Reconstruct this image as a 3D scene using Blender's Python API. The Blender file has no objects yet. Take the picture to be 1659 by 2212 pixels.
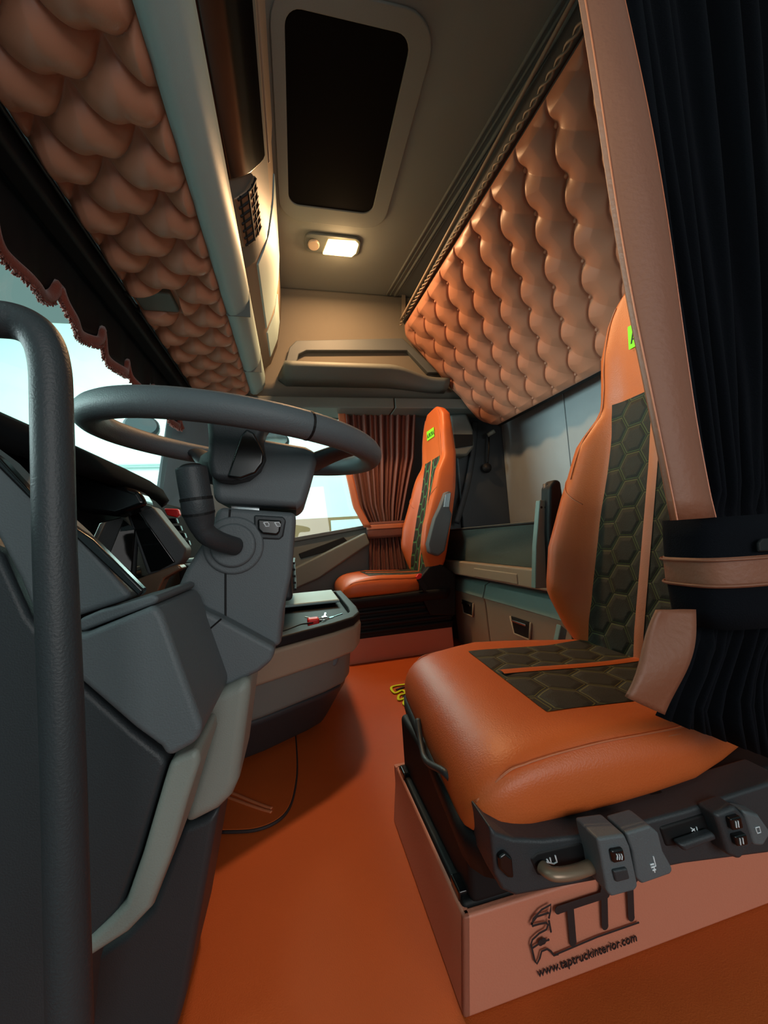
import bpy, bmesh, math, random
from mathutils import Vector, Matrix
random.seed(4)
C = bpy.context.scene.collection
PI = math.pi
# ------------------------------------------------------------------ camera
W, Hh, F, CX, CY, EYE = 1659., 2212., 831., 829.5, 1106., 0.60
dy = Vector((640-CX, 1175-CY, F)).normalized()
dn = Vector((.07, 1, 0)); dn.z = -(dn.dot(dy))/dy.z; dn.normalize()
dx = dn.cross(dy)
if dx.x < 0: dx = -dx
def cam2w(v): return Vector((dx.dot(v), dy.dot(v), -dn.dot(v)))
cd = bpy.data.cameras.new('camera'); cam = bpy.data.objects.new('camera', cd); C.objects.link(cam)
cd.sensor_fit = 'HORIZONTAL'; cd.sensor_width = 36; cd.lens = 36*F/W; cd.clip_start = .02
r_, u_, b_ = cam2w(Vector((1,0,0))), cam2w(Vector((0,-1,0))), cam2w(Vector((0,0,-1)))
cam.matrix_world = Matrix(((r_.x,u_.x,b_.x,0),(r_.y,u_.y,b_.y,0),(r_.z,u_.z,b_.z,EYE),(0,0,0,1)))
bpy.context.scene.camera = cam
def at(px, py, X=None, Y=None, Z=None):
    """world point seen at a photo pixel, on the plane X=, Y= or Z="""
    r = cam2w(Vector((px-CX, py-CY, F)))
    t = X/r.x if X is not None else Y/r.y if Y is not None else (Z-EYE)/r.z
    return Vector((r.x*t, r.y*t, EYE+r.z*t))
# ------------------------------------------------------------------ world, lights, exposure
vs = bpy.context.scene.view_settings
vs.view_transform = 'Standard'; vs.look = 'None'; vs.gamma = 1; vs.exposure = 0.0; vs.use_curve_mapping = False
w = bpy.data.worlds.new('world'); bpy.context.scene.world = w; w.use_nodes = True
w.node_tree.nodes['Background'].inputs[0].default_value = (.62, 1.0, .97, 1)
w.node_tree.nodes['Background'].inputs[1].default_value = .30
def area(name, loc, target, sx, sy, power, col):
    l = bpy.data.lights.new(name, 'AREA'); l.shape = 'RECTANGLE'; l.size = sx; l.size_y = sy; l.energy = power; l.color = col
    o = bpy.data.objects.new(name, l); C.objects.link(o); o.location = loc
    o.rotation_euler = (Vector(target)-Vector(loc)).to_track_quat('-Z', 'Y').to_euler(); return o
area('windscreen_fill', (-3.6, 1.3, 1.0), (1.4, 1.3, 1.25), 2.6, 1.3, 250, (.80, .97, 1))  # unseen fill added ahead of the windscreen, brightens rear wall and overhead panel
area('wall_fill_front', (-2.0, 2.0, 3.6), (-4.6, 2.2, .8), 5, .8, 420, (.75, 1, .96))  # added fill aimed at the front hall wall so the windscreen view is bright
area('wall_fill_side', (.5, 4.2, 3.8), (.5, 6.3, .9), 5, .8, 260, (.75, 1, .96))  # added fill aimed at the side hall wall, brightens the view through the windows
area('hall_light_side', (.6, 5.2, 2.9), (.3, 2.2, .8), 3, 1.5, 130, (.8, 1, .95))
area('hall_light_door', (.7, -1.8, 1.05), (.3, .6, .4), 1.8, 1.0, 24, (1, .98, .95))
area('dome_lamp_light', (.27, 1.76, 2.015), (.27, 1.72, 0), .16, .05, 15, (1, .57, .27))
pl = bpy.data.lights.new('dome_lamp_spill', 'POINT'); pl.energy = 1.5; pl.color = (1, .62, .3); pl.shadow_soft_size = .03
po = bpy.data.objects.new('dome_lamp_spill', pl); C.objects.link(po); po.location = (.29, 1.77, 1.985)

# ------------------------------------------------------------------ materials
def lin(c):
    f = lambda v: v/12.92 if v <= .04045 else ((v+.055)/1.055)**2.4
    return tuple(f(v/255) for v in c)+(1,)
def mat(name, rgb, rough=.6, metal=0, bump=0, scale=200, spec=.5, var=.0, emit=None, es=1, sheen=0, coat=0):
    m = bpy.data.materials.new(name); m.use_nodes = True; nt = m.node_tree; b = nt.nodes['Principled BSDF']
    col = lin(rgb); b.inputs['Base Color'].default_value = col
    b.inputs['Roughness'].default_value = rough; b.inputs['Metallic'].default_value = metal
    b.inputs['Specular IOR Level'].default_value = spec
    if sheen: b.inputs['Sheen Weight'].default_value = sheen
    if coat: b.inputs['Coat Weight'].default_value = coat; b.inputs['Coat Roughness'].default_value = .08
    tc = nt.nodes.new('ShaderNodeTexCoord')
    if bump:
        n = nt.nodes.new('ShaderNodeTexNoise'); n.inputs['Scale'].default_value = scale; n.inputs['Detail'].default_value = 3
        nt.links.new(tc.outputs['Object'], n.inputs['Vector'])
        bp = nt.nodes.new('ShaderNodeBump'); bp.inputs['Strength'].default_value = bump; bp.inputs['Distance'].default_value = .002
        nt.links.new(n.outputs['Fac'], bp.inputs['Height']); nt.links.new(bp.outputs['Normal'], b.inputs['Normal'])
    if var:
        n2 = nt.nodes.new('ShaderNodeTexNoise'); n2.inputs['Scale'].default_value = 9; n2.inputs['Detail'].default_value = 4
        nt.links.new(tc.outputs['Object'], n2.inputs['Vector'])
        mx = nt.nodes.new('ShaderNodeMix'); mx.data_type = 'RGBA'
        mx.inputs['A'].default_value = tuple(c*(1-var) for c in col[:3])+(1,); mx.inputs['B'].default_value = tuple(min(1, c*(1+var)) for c in col[:3])+(1,)
        nt.links.new(n2.outputs['Fac'], mx.inputs['Factor']); nt.links.new(mx.outputs['Result'], b.inputs['Base Color'])
    if emit:
        b.inputs['Emission Color'].default_value = lin(emit); b.inputs['Emission Strength'].default_value = es
    return m
M = {}
M['leather'] = mat('cognac leather', (196,112,74), .42, bump=.25, scale=350, var=.08)
M['tuft'] = mat('tufted leather', (184,126,100), .38, bump=.12, scale=420, var=.05)
M['seat'] = mat('seat leather', (206,98,44), .42, bump=.25, scale=420, var=.06)
M['strip'] = mat('curtain leather', (132,80,57), .55, bump=.35, scale=160, var=.08)
M['floor'] = mat('orange floor mat', (190,84,24), .62, bump=.3, scale=500, var=.07)
M['box'] = mat('box leather', (206,130,104), .5, bump=.2, scale=400)
M['dark'] = mat('dark grey plastic', (88,95,99), .55, bump=.25, scale=600)
M['darker'] = mat('charcoal plastic', (46,51,55), .5, bump=.2, scale=600)
M['black'] = mat('black plastic', (17,18,20), .6, spec=.3)
M['matte'] = mat('matte black plastic', (20,21,23), .95, spec=.08)
M['gloss'] = mat('gloss black', (10,11,13), .2, spec=.6)
M['grey'] = mat('mid grey plastic', (105,110,106), .55, bump=.2, scale=600)
M['light'] = mat('light grey plastic', (134,139,132), .55, bump=.2, scale=600)
M['beige'] = mat('beige grey plastic', (150,134,116), .5, bump=.15, scale=500)
M['trim'] = mat('pale blue grey trim', (160,186,188), .5, bump=.15, scale=500)
M['ceil'] = mat('headliner fabric', (140,142,136), .9, bump=.5, scale=900)
M['wallf'] = mat('wall fabric', (150,158,162), .85, bump=.35, scale=700, var=.06)
M['hatch'] = mat('hatch blind', (7,5,5), .8, spec=.1)
M['side'] = mat('side headliner', (116,110,100), .9, bump=.5, scale=900)
M['navy'] = mat('navy curtain cloth', (10,12,18), .95, bump=.3, scale=600, spec=.12, sheen=.0)
M['wine'] = mat('wine curtain cloth', (112,62,50), .85, bump=.3, scale=500, sheen=.1)
M['mattress'] = mat('mattress cloth', (60,68,62), .85, bump=.4, scale=260, var=.1)
M['chrome'] = mat('chrome', (215,220,222), .15, metal=1)
M['bronze'] = mat('bronze lever', (140,118,98), .35, metal=.4)
M['red'] = mat('red plastic', (235,40,40), .4)
M['lime'] = mat('lime embroidery', (150,255,30), .7)
M['yellow'] = mat('yellow embroidery', (215,240,20), .7)
M['white'] = mat('white print', (225,230,235), .6)
M['ink'] = mat('dark ink', (44,32,32), .7)
M['lens'] = mat('lamp lens', (255,235,200), .4, emit=(255,205,130), es=7)
M['lens_off'] = mat('unlit lens', (215,190,165), .1, spec=.8)
M['fringe'] = mat('fringe cord', (120,52,36), .9, bump=.8, scale=300, sheen=.3)
M['screen'] = mat('screen glass', (16,20,22), .03, spec=1.0)
M['teal'] = mat('teal grey metal', (112,132,128), .45, bump=.1)
M['hallwall'] = mat('hall wall', (205,225,222), .8, var=.04)
M['hallband'] = mat('hall lower wall', (128,98,66), .8, var=.08)
M['hallfloor'] = mat('hall floor', (110,112,110), .6)
M['hallseam'] = mat('hall seam', (170,195,192), .8)
def glass():
    m = bpy.data.materials.new('window glass'); m.use_nodes = True; nt = m.node_tree; nt.nodes.clear()
    o = nt.nodes.new('ShaderNodeOutputMaterial'); mx = nt.nodes.new('ShaderNodeMixShader'); t = nt.nodes.new('ShaderNodeBsdfTransparent')
    g = nt.nodes.new('ShaderNodeBsdfGlossy'); g.inputs['Roughness'].default_value = .02; t.inputs[0].default_value = (.93,.98,.96,1)
    mx.inputs[0].default_value = .05; nt.links.new(t.outputs[0], mx.inputs[1]); nt.links.new(g.outputs[0], mx.inputs[2]); nt.links.new(mx.outputs[0], o.inputs[0])
    return m
M['glass'] = glass()
def hexmat(name, ax, size, thread):
    """dark quilted cloth with stitched hexagons, laid out in the part's own coordinates"""
    m = bpy.data.materials.new(name); m.use_nodes = True; nt = m.node_tree; b = nt.nodes['Principled BSDF']; L = nt.links.new
    def mth(op, a, b_=None, c=None):
        n = nt.nodes.new('ShaderNodeMath'); n.operation = op
        for i, v in enumerate((a, b_, c)):
            if v is None: continue
            if isinstance(v, (int, float)): n.inputs[i].default_value = v
            else: L(v, n.inputs[i])
        return n.outputs[0]
    tc = nt.nodes.new('ShaderNodeTexCoord'); sp = nt.nodes.new('ShaderNodeSeparateXYZ'); L(tc.outputs['Object'], sp.inputs[0])
    px = mth('DIVIDE', sp.outputs[ax[0]], size); py = mth('DIVIDE', sp.outputs[ax[1]], size)
    # pointed towards the first axis: r = (sqrt3, 1)
    S = math.sqrt(3)
    def cell(ox, oy):
        gx = mth('SUBTRACT', mth('FLOORED_MODULO', mth('ADD', px, ox+50*S), S), S/2)
        gy = mth('SUBTRACT', mth('FLOORED_MODULO', mth('ADD', py, oy+50), 1), .5)
        ax_, ay_ = mth('ABSOLUTE', gx), mth('ABSOLUTE', gy)
        d = mth('MAXIMUM', ay_, mth('ADD', mth('MULTIPLY', ax_, S/2), mth('MULTIPLY', ay_, .5)))
        return mth('SUBTRACT', .5, d)
    e = mth('MAXIMUM', cell(0, 0), cell(S/2, .5))      # 0 on the seams, .5 in the cell centres
    groove = mth('SMOOTH_MIN', mth('MULTIPLY', e, 6), 1, .3)
    line = mth('LESS_THAN', mth('ABSOLUTE', mth('SUBTRACT', e, .04)), .011)
    col = nt.nodes.new('ShaderNodeMix'); col.data_type = 'RGBA'; L(line, col.inputs['Factor'])
    col.inputs['A'].default_value = lin((42,38,29)); col.inputs['B'].default_value = lin(thread); L(col.outputs['Result'], b.inputs['Base Color'])
    nz = nt.nodes.new('ShaderNodeTexNoise'); nz.inputs['Scale'].default_value = 500; L(tc.outputs['Object'], nz.inputs['Vector'])
    hgt = mth('ADD', groove, mth('MULTIPLY', nz.outputs['Fac'], .15))
    bp = nt.nodes.new('ShaderNodeBump'); bp.inputs['Strength'].default_value = .9; bp.inputs['Distance'].default_value = .006; L(hgt, bp.inputs['Height'])
    L(bp.outputs['Normal'], b.inputs['Normal']); b.inputs['Roughness'].default_value = .8
    return m
M['hex_back'] = hexmat('quilted cloth back', (1, 2), .063, (84,92,48))
M['hex_seat'] = hexmat('quilted cloth seat', (1, 0), .075, (112,106,48))
M['hex_far'] = hexmat('quilted cloth far', (1, 2), .075, (90,190,110))

# ------------------------------------------------------------------ mesh helpers
def root_loc(o):
    while o.parent: o = o.parent
    return o.location
def link(name, me, m=None, parent=None, smooth=False, bevel=0, seg=3, ang=35):
    """me is in world coordinates; it is moved so that the object sits on its own base (or its thing's)"""
    if m: me.materials.append(m)
    o = bpy.data.objects.new(name, me); C.objects.link(o)
    if parent:
        me.transform(Matrix.Translation(-root_loc(parent))); o.parent = parent
    else:
        xs = [v.co for v in me.vertices]
        c = Vector(((min(v.x for v in xs)+max(v.x for v in xs))/2, (min(v.y for v in xs)+max(v.y for v in xs))/2, min(v.z for v in xs)))
        me.transform(Matrix.Translation(-c)); o.location = c
    me.polygons.foreach_set('use_smooth', [bool(smooth or bevel)]*len(me.polygons))
    if bevel:
        b = o.modifiers.new('bevel', 'BEVEL'); b.width = bevel; b.segments = seg; b.limit_method = 'ANGLE'; b.angle_limit = math.radians(ang); b.harden_normals = True
    return o
def pydata(name, vs_, fs, **k):
    me = bpy.data.meshes.new(name); me.from_pydata([tuple(v) for v in vs_], [], fs); me.update()
    bm = bmesh.new(); bm.from_mesh(me); bmesh.ops.recalc_face_normals(bm, faces=bm.faces); bm.to_mesh(me); bm.free()
    return link(name, me, **k)
def merged(name, parts, **k):
    vs_, fs = [], []
    for a, b in parts:
        n = len(vs_); vs_ += list(a); fs += [tuple(i+n for i in f) for f in b]
    return pydata(name, vs_, fs, **k)
def g_prism(pts, d):
    n = len(pts); d = Vector(d); pts = [Vector(p) for p in pts]
    return pts+[p+d for p in pts], [tuple(range(n))[::-1], tuple(range(n, 2*n))]+[(i, (i+1) % n, n+(i+1) % n, n+i) for i in range(n)]
def g_box(a, b):
    x0,y0,z0 = a; x1,y1,z1 = b
    return g_prism([(x0,y0,z0),(x1,y0,z0),(x1,y0,z1),(x0,y0,z1)], (0,y1-y0,0))
def box(name, a, b, **k): return merged(name, [g_box(a, b)], **k)
def slab(name, px, Y, d, **k):
    """front outline traced on the plane Y, then its real depth d away from the door"""
    return merged(name, [g_prism([at(x, y, Y=Y) for x, y in px], (0, d, 0))], **k)
def slabx(name, px, X, d, **k): return merged(name, [g_prism([at(x, y, X=X) for x, y in px], (d, 0, 0))], **k)
def prism(name, pts, d, **k): return merged(name, [g_prism(pts, d)], **k)
def smooth_path(pts, n=8, closed=False):
    P_ = [Vector(p) for p in pts]; N = len(P_); out = []
    for i in range(N if closed else N-1):
        a, b, c, d = (P_[(i-1) % N], P_[i], P_[(i+1) % N], P_[(i+2) % N]) if closed else (P_[max(i-1,0)], P_[i], P_[i+1], P_[min(i+2,N-1)])
        for k in range(n):
            t = k/n
            out.append(.5*((2*b)+(c-a)*t+(2*a-5*b+4*c-d)*t*t+(3*b-a-3*c+d)*t**3))
    if not closed: out.append(P_[-1])
    return out
def g_tube(pts, r, seg=12, closed=False, flat=1):
    pts = [Vector(p) for p in pts]; n = len(pts); rr = r if isinstance(r, (list, tuple)) else [r]*n
    vs_, fs = [], []; prev = None
    for i, p in enumerate(pts):
        t = (pts[(i+1) % n]-pts[i-1]) if closed else (pts[min(i+1,n-1)]-pts[max(i-1,0)])
        t.normalize()
        if prev is None:
            up = Vector((0,0,1)) if abs(t.z) < .9 else Vector((0,1,0)); a = t.cross(up).normalized()
        else:
            a = (prev-t*prev.dot(t)).normalized()
        prev = a; b = t.cross(a)
        for k in range(seg):
            th = 2*PI*k/seg; vs_.append(p+a*math.cos(th)*rr[i]+b*math.sin(th)*rr[i]*flat)
    for i in range(n if closed else n-1):
        j = (i+1) % n
        for k in range(seg): fs.append((i*seg+k, i*seg+(k+1) % seg, j*seg+(k+1) % seg, j*seg+k))
    if not closed: fs += [tuple(range(seg))[::-1], tuple(range((n-1)*seg, n*seg))]
    return vs_, fs
def tube(name, pts, r, seg=14, closed=False, n=8, flat=1, **k):
    p = smooth_path(pts, n, closed) if n else pts
    return merged(name, [g_tube(p, r, seg, closed, flat)], smooth=True, **k)
def g_surf(fn, nu, nv, loop=False):
    vs_ = [Vector(fn(i/nu, j/nv)) for j in range(nv+1) for i in range(nu+1)]
    fs = [(j*(nu+1)+i, j*(nu+1)+i+1, (j+1)*(nu+1)+i+1, (j+1)*(nu+1)+i) for j in range(nv) for i in range(nu)]
    return vs_, fs
def surf(name, fn, nu, nv, solid=0, **k):
    v, f = g_surf(fn, nu, nv); me = bpy.data.meshes.new(name); me.from_pydata([tuple(p) for p in v], [], f); me.update()
    o = link(name, me, smooth=True, **k)
    if solid:
        s = o.modifiers.new('solid', 'SOLIDIFY'); s.thickness = solid; s.offset = 0
    return o
def loft(name, rings, **k):
    n = len(rings[0]); vs_ = [p for r in rings for p in r]; fs = []
    for i in range(len(rings)-1):
        for j in range(n): fs.append((i*n+j, i*n+(j+1) % n, (i+1)*n+(j+1) % n, (i+1)*n+j))
    fs += [tuple(range(n))[::-1], tuple(range((len(rings)-1)*n, len(rings)*n))]
    return pydata(name, vs_, fs, smooth=True, **k)
def empty(name, loc, label, cat, group=None, kind=None):
    o = bpy.data.objects.new(name, None); C.objects.link(o); o.location = loc; o.empty_display_size = .1
    return tag(o, label, cat, group, kind)
def tag(o, label=None, cat=None, group=None, kind=None):
    if label: o['label'] = label
    if cat: o['category'] = cat
    if group: o['group'] = group
    if kind: o['kind'] = kind
    return o
def struct(o): o['kind'] = 'structure'; return o
def text(name, s, loc, right, up, size, m, parent, ext=.0006, sx=1, label=None):
    cu = bpy.data.curves.new(name, 'FONT'); cu.body = s; cu.size = size; cu.extrude = ext; cu.align_x = 'LEFT'
    t = bpy.data.objects.new(name+'_tmp', cu); C.objects.link(t)
    bpy.context.view_layer.update()
    me = bpy.data.meshes.new_from_object(t.evaluated_get(bpy.context.evaluated_depsgraph_get()))
    bpy.data.objects.remove(t); r = Vector(right).normalized(); u = Vector(up).normalized(); n = r.cross(u)
    me.materials.clear()
    me.transform(Matrix(((r.x*sx,u.x,n.x,loc[0]),(r.y*sx,u.y,n.y,loc[1]),(r.z*sx,u.z,n.z,loc[2]),(0,0,0,1))))
    return link(name, me, m=m, parent=parent)
def sgp(c, e): return math.copysign(abs(c)**e, c)
def sstep(a, b, x):
    t = max(0, min(1, (x-a)/(b-a))); return t*t*(3-2*t)
def lerp(a, b, t): return a+(b-a)*t
def interp(T, x):
    for (a, va), (b, vb) in zip(T, T[1:]):
        if x <= b:
            t = max(0, (x-a)/(b-a)); return va+(vb-va)*t
    return T[-1][1]
def sinterp(T, x):
    for (a, va), (b, vb) in zip(T, T[1:]):
        if x <= b:
            t = sstep(a, b, x); return va+(vb-va)*t
    return T[-1][1]

# ================================================================== THE SETTING
struct(box('floor', (-.75, -.1, -.03), (1.45, 2.42, 0), m=M['floor']))
YF = 2.40          # inner face of the passenger side
def ceilx(y): return lerp(.80, .60, (y-.8)/1.3)
ceil_z = 2.05
struct(box('ceiling', (-.75, .2, ceil_z), (1.46, 2.42, ceil_z+.03), m=M['ceil']))
seams = [g_tube([Vector((lerp(.80,.605,t)+o, lerp(.75,2.13,t), ceil_z-.004)) for t in [i/10 for i in range(11)]], r, 8) for o, r in ((0,.006), (.022,.0045), (.05,.008), (.064,.004))]
struct(merged('trim_1', seams, m=M['ceil'], smooth=True))
struct(box('wall_rear', (1.43, .2, 0), (1.46, 2.42, ceil_z), m=M['wallf']))
# far (passenger) side above the door: stepped headliner moulding with a storage recess
prof = [(2.13, 2.05), (2.15, 1.95), (2.19, 1.80), (2.20, 1.62), (2.20, 1.50), (2.25, 1.44), (2.42, 1.44), (2.42, 2.05)]
struct(prism('wall_passenger', [(-.75, y, z) for y, z in prof], (2.2, 0, 0), m=M['side'], bevel=.02))
struct(box('trim_2', (-.75, 2.19, 1.375), (.62, 2.40, 1.44), m=M['grey'], bevel=.008))
struct(box('trim_3', (.625, 2.19, 1.375), (1.43, 2.40, 1.44), m=M['grey'], bevel=.008))
struct(slab('trim_4', [(980,885),(1000,1130),(1010,1300),(1420,1300),(1420,860),(1010,860)], 2.37, .05, m=M['darker'], bevel=.01))

# storage shelf on the far wall
sh = empty('storage_shelf', (.4, 2.1, 1.5), 'long grey storage shelf with a rounded lip above the passenger door', 'shelf')
lip = [(2.20,1.585),(2.06,1.585),(2.035,1.57),(2.04,1.545),(2.09,1.51),(2.20,1.50)]
rings = []
for t in range(25):
    s = t/24; x = lerp(-.05, .95, s); k = sstep(0, .04, s); dp = 1-.35*sstep(.62, .9, s); zz = -.0-.04*sstep(.6,.95,s)
    rings.append([(x, 2.20+(y-2.20)*k*dp, 1.55+(z-1.55)*(.4+.6*k)*(1-.25*sstep(.62,.9,s))+zz) for y, z in lip])
loft('shelf_lip', rings, m=M['grey'], parent=sh)
def recess(u, v):
    x = lerp(.0, 1.25, u); z = lerp(1.60, 1.80, v)
    return (x, 2.205+0*x, z)
fr = [at(*p, Y=2.165) for p in [(612,800),(625,750),(640,735),(870,730),(950,805)]]
fi = [at(*p, Y=2.165) for p in [(636,800),(645,765),(662,757),(880,757),(925,805)]]
merged('recess_shade_ring', [g_prism([fr[0],fr[1],fr[2],fr[3],fr[4],fi[4],fi[3],fi[2],fi[1],fi[0]], (0,.045,0))], m=M['dark'], parent=sh, bevel=.006)  # dark ring stands in for the shaded border of the recess

# windscreen side
struct(box('trim_5', (-.76, -.1, 0), (-.72, 2.42, .78), m=M['dark']))
wi = [(-.70,.35,.80),(-.70,2.25,.80),(-.58,2.25,1.50),(-.58,.35,1.50)]
struct(prism('window_1', wi, (-.006,0,.001), m=M['glass']))
struct(prism('trim_6', [(-.72,2.25,.75),(-.30,2.40,.75),(-.27,2.40,1.45),(-.58,2.25,1.50),(-.62,2.25,1.5),(-.74,2.25,.75)][0:6], (0,.03,0), m=M['dark']))
struct(box('trim_7', (-.75,.2,1.50), (-.42,2.42,2.05), m=M['darker']))
struct(box('trim_9', (.70,2.405,0), (1.46,2.43,1.5), m=M['darker']))
# passenger door with its window
dr = empty('door_1', (.4, 2.38, 0), None, None, kind='structure')
merged('door_panel', [g_prism([(-.60,2.36,0),(.98,2.36,0),(.98,2.36,.70),(.43,2.36,.672),(0,2.36,.62),(-.60,2.36,.60)], (0,.05,0))], m=M['grey'], parent=dr, bevel=.01)
merged('window_frame', [g_box((-.32,2.38,.60),(-.25,2.42,1.45)), g_box((-.30,2.38,1.375),(1.0,2.42,1.46)), g_box((.66,2.37,.6),(1.0,2.42,1.45))], m=M['darker'], parent=dr)
merged('armrest', [g_prism([at(*p, Y=2.27) for p in [(610,1240),(700,1195),(790,1150),(800,1175),(740,1215),(690,1250),(600,1290)]], (0,.10,0))], m=M['grey'], parent=dr, bevel=.012)
slab('grab_recess', [(645,1196),(700,1176),(742,1160),(752,1170),(740,1183),(690,1196),(650,1207)], 2.355, .02, m=M['black'], parent=dr, bevel=.004)
merged('sill_trim', [g_prism([(-.6,2.345,.59),(0,2.345,.615),(.43,2.345,.667),(.98,2.345,.70),(.98,2.345,.72),(.43,2.345,.687),(0,2.345,.64),(-.6,2.345,.61)], (0,.06,0))], m=M['dark'], parent=dr, bevel=.004)
struct(prism('window_2', [(-.25,2.395,.60),(.92,2.395,.70),(.92,2.395,1.40),(-.25,2.395,1.40)], (0,.005,0), m=M['glass']))

# hall outside
struct(box('wall_hall_front', (-4.6, -2, -1.3), (-4.5, 7, 4), m=M['hallwall']))
struct(box('wall_hall_side', (-4.6, 6.2, -1.3), (5, 6.3, 4), m=M['hallwall']))
struct(box('wall_hall_band', (-2, 6.12, -1.3), (5, 6.2, .98), m=M['hallband']))
struct(box('trim_8', (.55, 6.08, .62), (2.2, 6.12, .93), m=M['hallwall']))
struct(box('wall_dimmer_door', (-4.6, -2.5, -1.3), (5, -2.4, 4), m=M['dark']))  # unseen dark wall added to dim the light on the door side
struct(box('floor_hall', (-4.6, -2.5, -1.35), (5, 6.3, -1.3), m=M['hallfloor']))
struct(merged('trim_9', [g_tube([(-4.45,-2,2.9),(-4.45,6,2.1)], .025, 6), g_tube([(-4.45,-2,1.9),(-4.45,6,1.7)], .02, 6), g_tube([(-4.45,3.2,-1),(-4.45,3.2,4)], .02, 6), g_tube([(-3,6.15,1.9),(5,6.15,1.9)], .02, 6)], m=M['hallseam']))

# ================================================================== CEILING THINGS
def rrect(x0, x1, y0, y1, r, n=6):
    out = []
    for cx_, cy_, a in ((x1-r,y1-r,0),(x0+r,y1-r,90),(x0+r,y0+r,180),(x1-r,y0+r,270)):
        for i in range(n+1):
            t = math.radians(a+90*i/n); out.append((cx_+r*math.cos(t), cy_+r*math.sin(t)))
    return out
def ring_prism(o, i, z0, z1):
    n = len(o); vs_ = [(x,y,z0) for x,y in o]+[(x,y,z0) for x,y in i]+[(x,y,z1) for x,y in o]+[(x,y,z1) for x,y in i]; fs = []
    for k in range(n):
        j = (k+1) % n
        fs += [(k,j,n+j,n+k), (2*n+k,2*n+j,3*n+j,3*n+k), (k,j,2*n+j,2*n+k), (n+k,n+j,3*n+j,3*n+k)]
    return vs_, fs
ht = empty('roof_hatch', (.225, 1.25, ceil_z), 'roof hatch with black blind and rounded grey frame in the ceiling', 'roof hatch')
merged('hatch_frame', [ring_prism(rrect(.005,.475,.90,1.66,.10), rrect(.045,.405,.955,1.575,.045), ceil_z-.009, ceil_z)], m=M['ceil'], parent=ht, bevel=.004)
merged('blind', [g_prism([(x,y,ceil_z-.005) for x,y in rrect(.046,.404,.956,1.574,.045)], (0,0,.004))], m=M['hatch'], parent=ht)
dl = empty('dome_lamp', (.25, 1.77, ceil_z), 'lit warm dome lamp with small round reading spot behind the roof hatch', 'ceiling lamp')
merged('lamp_frame', [g_prism([(x,y,ceil_z-.014) for x,y in rrect(.115,.385,1.715,1.835,.035)], (0,0,.013))], m=M['grey'], parent=dl, bevel=.005)
merged('lamp_lens', [g_prism([Vector(p) for p in [(.205,1.828,ceil_z-.024),(.225,1.735,ceil_z-.024),(.355,1.728,ceil_z-.024),(.372,1.745,ceil_z-.024),(.368,1.80,ceil_z-.024),(.35,1.828,ceil_z-.024)]], (0,0,.012))], m=M['lens'], parent=dl, bevel=.004)
merged('reading_spot', [g_prism([(.158+.028*math.cos(a*PI/10), 1.775+.034*math.sin(a*PI/10), ceil_z-.026) for a in range(20)], (0,0,.013))], m=M['lens_off'], parent=dl, bevel=.006)

# ================================================================== TUFTED PANELS
def tuft_h(u, v, pu, pv, sh, D, strong, weak, floor_, bow=.10, dim=.8, rad=.030, both=0, cone=0):
    """u,v in metres; rows of buttons every pv, each row shifted by sh*pu; creases run between the buttons"""
    k = v/pv; a = u/pu-sh*k
    bw_ = bow*abs(math.sin(PI*k))
    p, q = a+bw_, a-k+(bw_ if both else 0)
    h = abs(math.sin(PI*p))**strong*(floor_+(1-floor_)*abs(math.sin(PI*q))**weak)
    d = 9
    for k0 in (math.floor(k), math.floor(k)+1):
        a0 = u/pu-sh*k0; d = min(d, math.hypot((a0-round(a0))*pu, (k-k0)*pv))
    if cone: h -= .9*math.exp(-abs(math.sin(PI*p))/.055)
    return D*(h-dim*math.exp(-(d/rad) if cone else -(d/rad)**2))
A_ = at(868,712,Y=2.15); B_ = at(1050,908,Y=2.15); C_ = at(1212,158,Z=A_.z)
U_ = (C_-A_).normalized(); N_ = U_.cross(B_-A_).normalized(); V_ = N_.cross(U_)
if V_.dot(B_-A_) < 0: V_ = -V_
if N_.dot(Vector((0,0,EYE))-A_) < 0: N_ = -N_
ub = empty('upper_bunk', A_+U_*.85+V_*.4-N_*.03, 'folded upper bunk covered in buttoned cognac leather, leaning from ceiling to rear wall', 'bunk')
u0, u1, v0, v1 = -.01, 1.72, 0., .815
def inset(v):
    t = (v-v0)/(v1-v0)
    a = .06*(1-min(1, t/.09))**2
    b = .10*max(0, (t-.86)/.14)**2.2
    c = .02*sstep(.3, .1, t)
    return a+b
def bunkpt(s, t, off=0):
    v = lerp(v0, v1, t); u = lerp(u0+inset(v), u1, s); return A_+U_*u+V_*v+N_*off, u, v
def bunkf(s, t):
    p, u, v = bunkpt(s, t)
    e = min(1, (u-u0-inset(v))/.045)*min(1, (u1-u)/.045)*min(1, (v-v0)/.04)*min(1, (v1-v)/.04)
    e = max(e, 0)**.5
    h = tuft_h(u-1.245, v-.072, .145, .1172, -.40, .013, .30, .8, .62, .10, 2.0, .026, 0, 1)
    return p+N_*(e*(.018+h))
surf('tufted_cover', bunkf, 680, 340, m=M['tuft'], parent=ub)
rim = [bunkpt(0, t/30, 0)[0] for t in range(31)]
back = [bunkpt(0, t/30, -.035)[0] for t in range(31)]
merged('bunk_board', [g_prism([bunkpt(0, t/30, -.002)[0] for t in range(31)]+[bunkpt(1, t/30, -.002)[0] for t in range(30, -1, -1)], -N_*.05)], m=M['leather'], parent=ub, bevel=.01)
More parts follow.
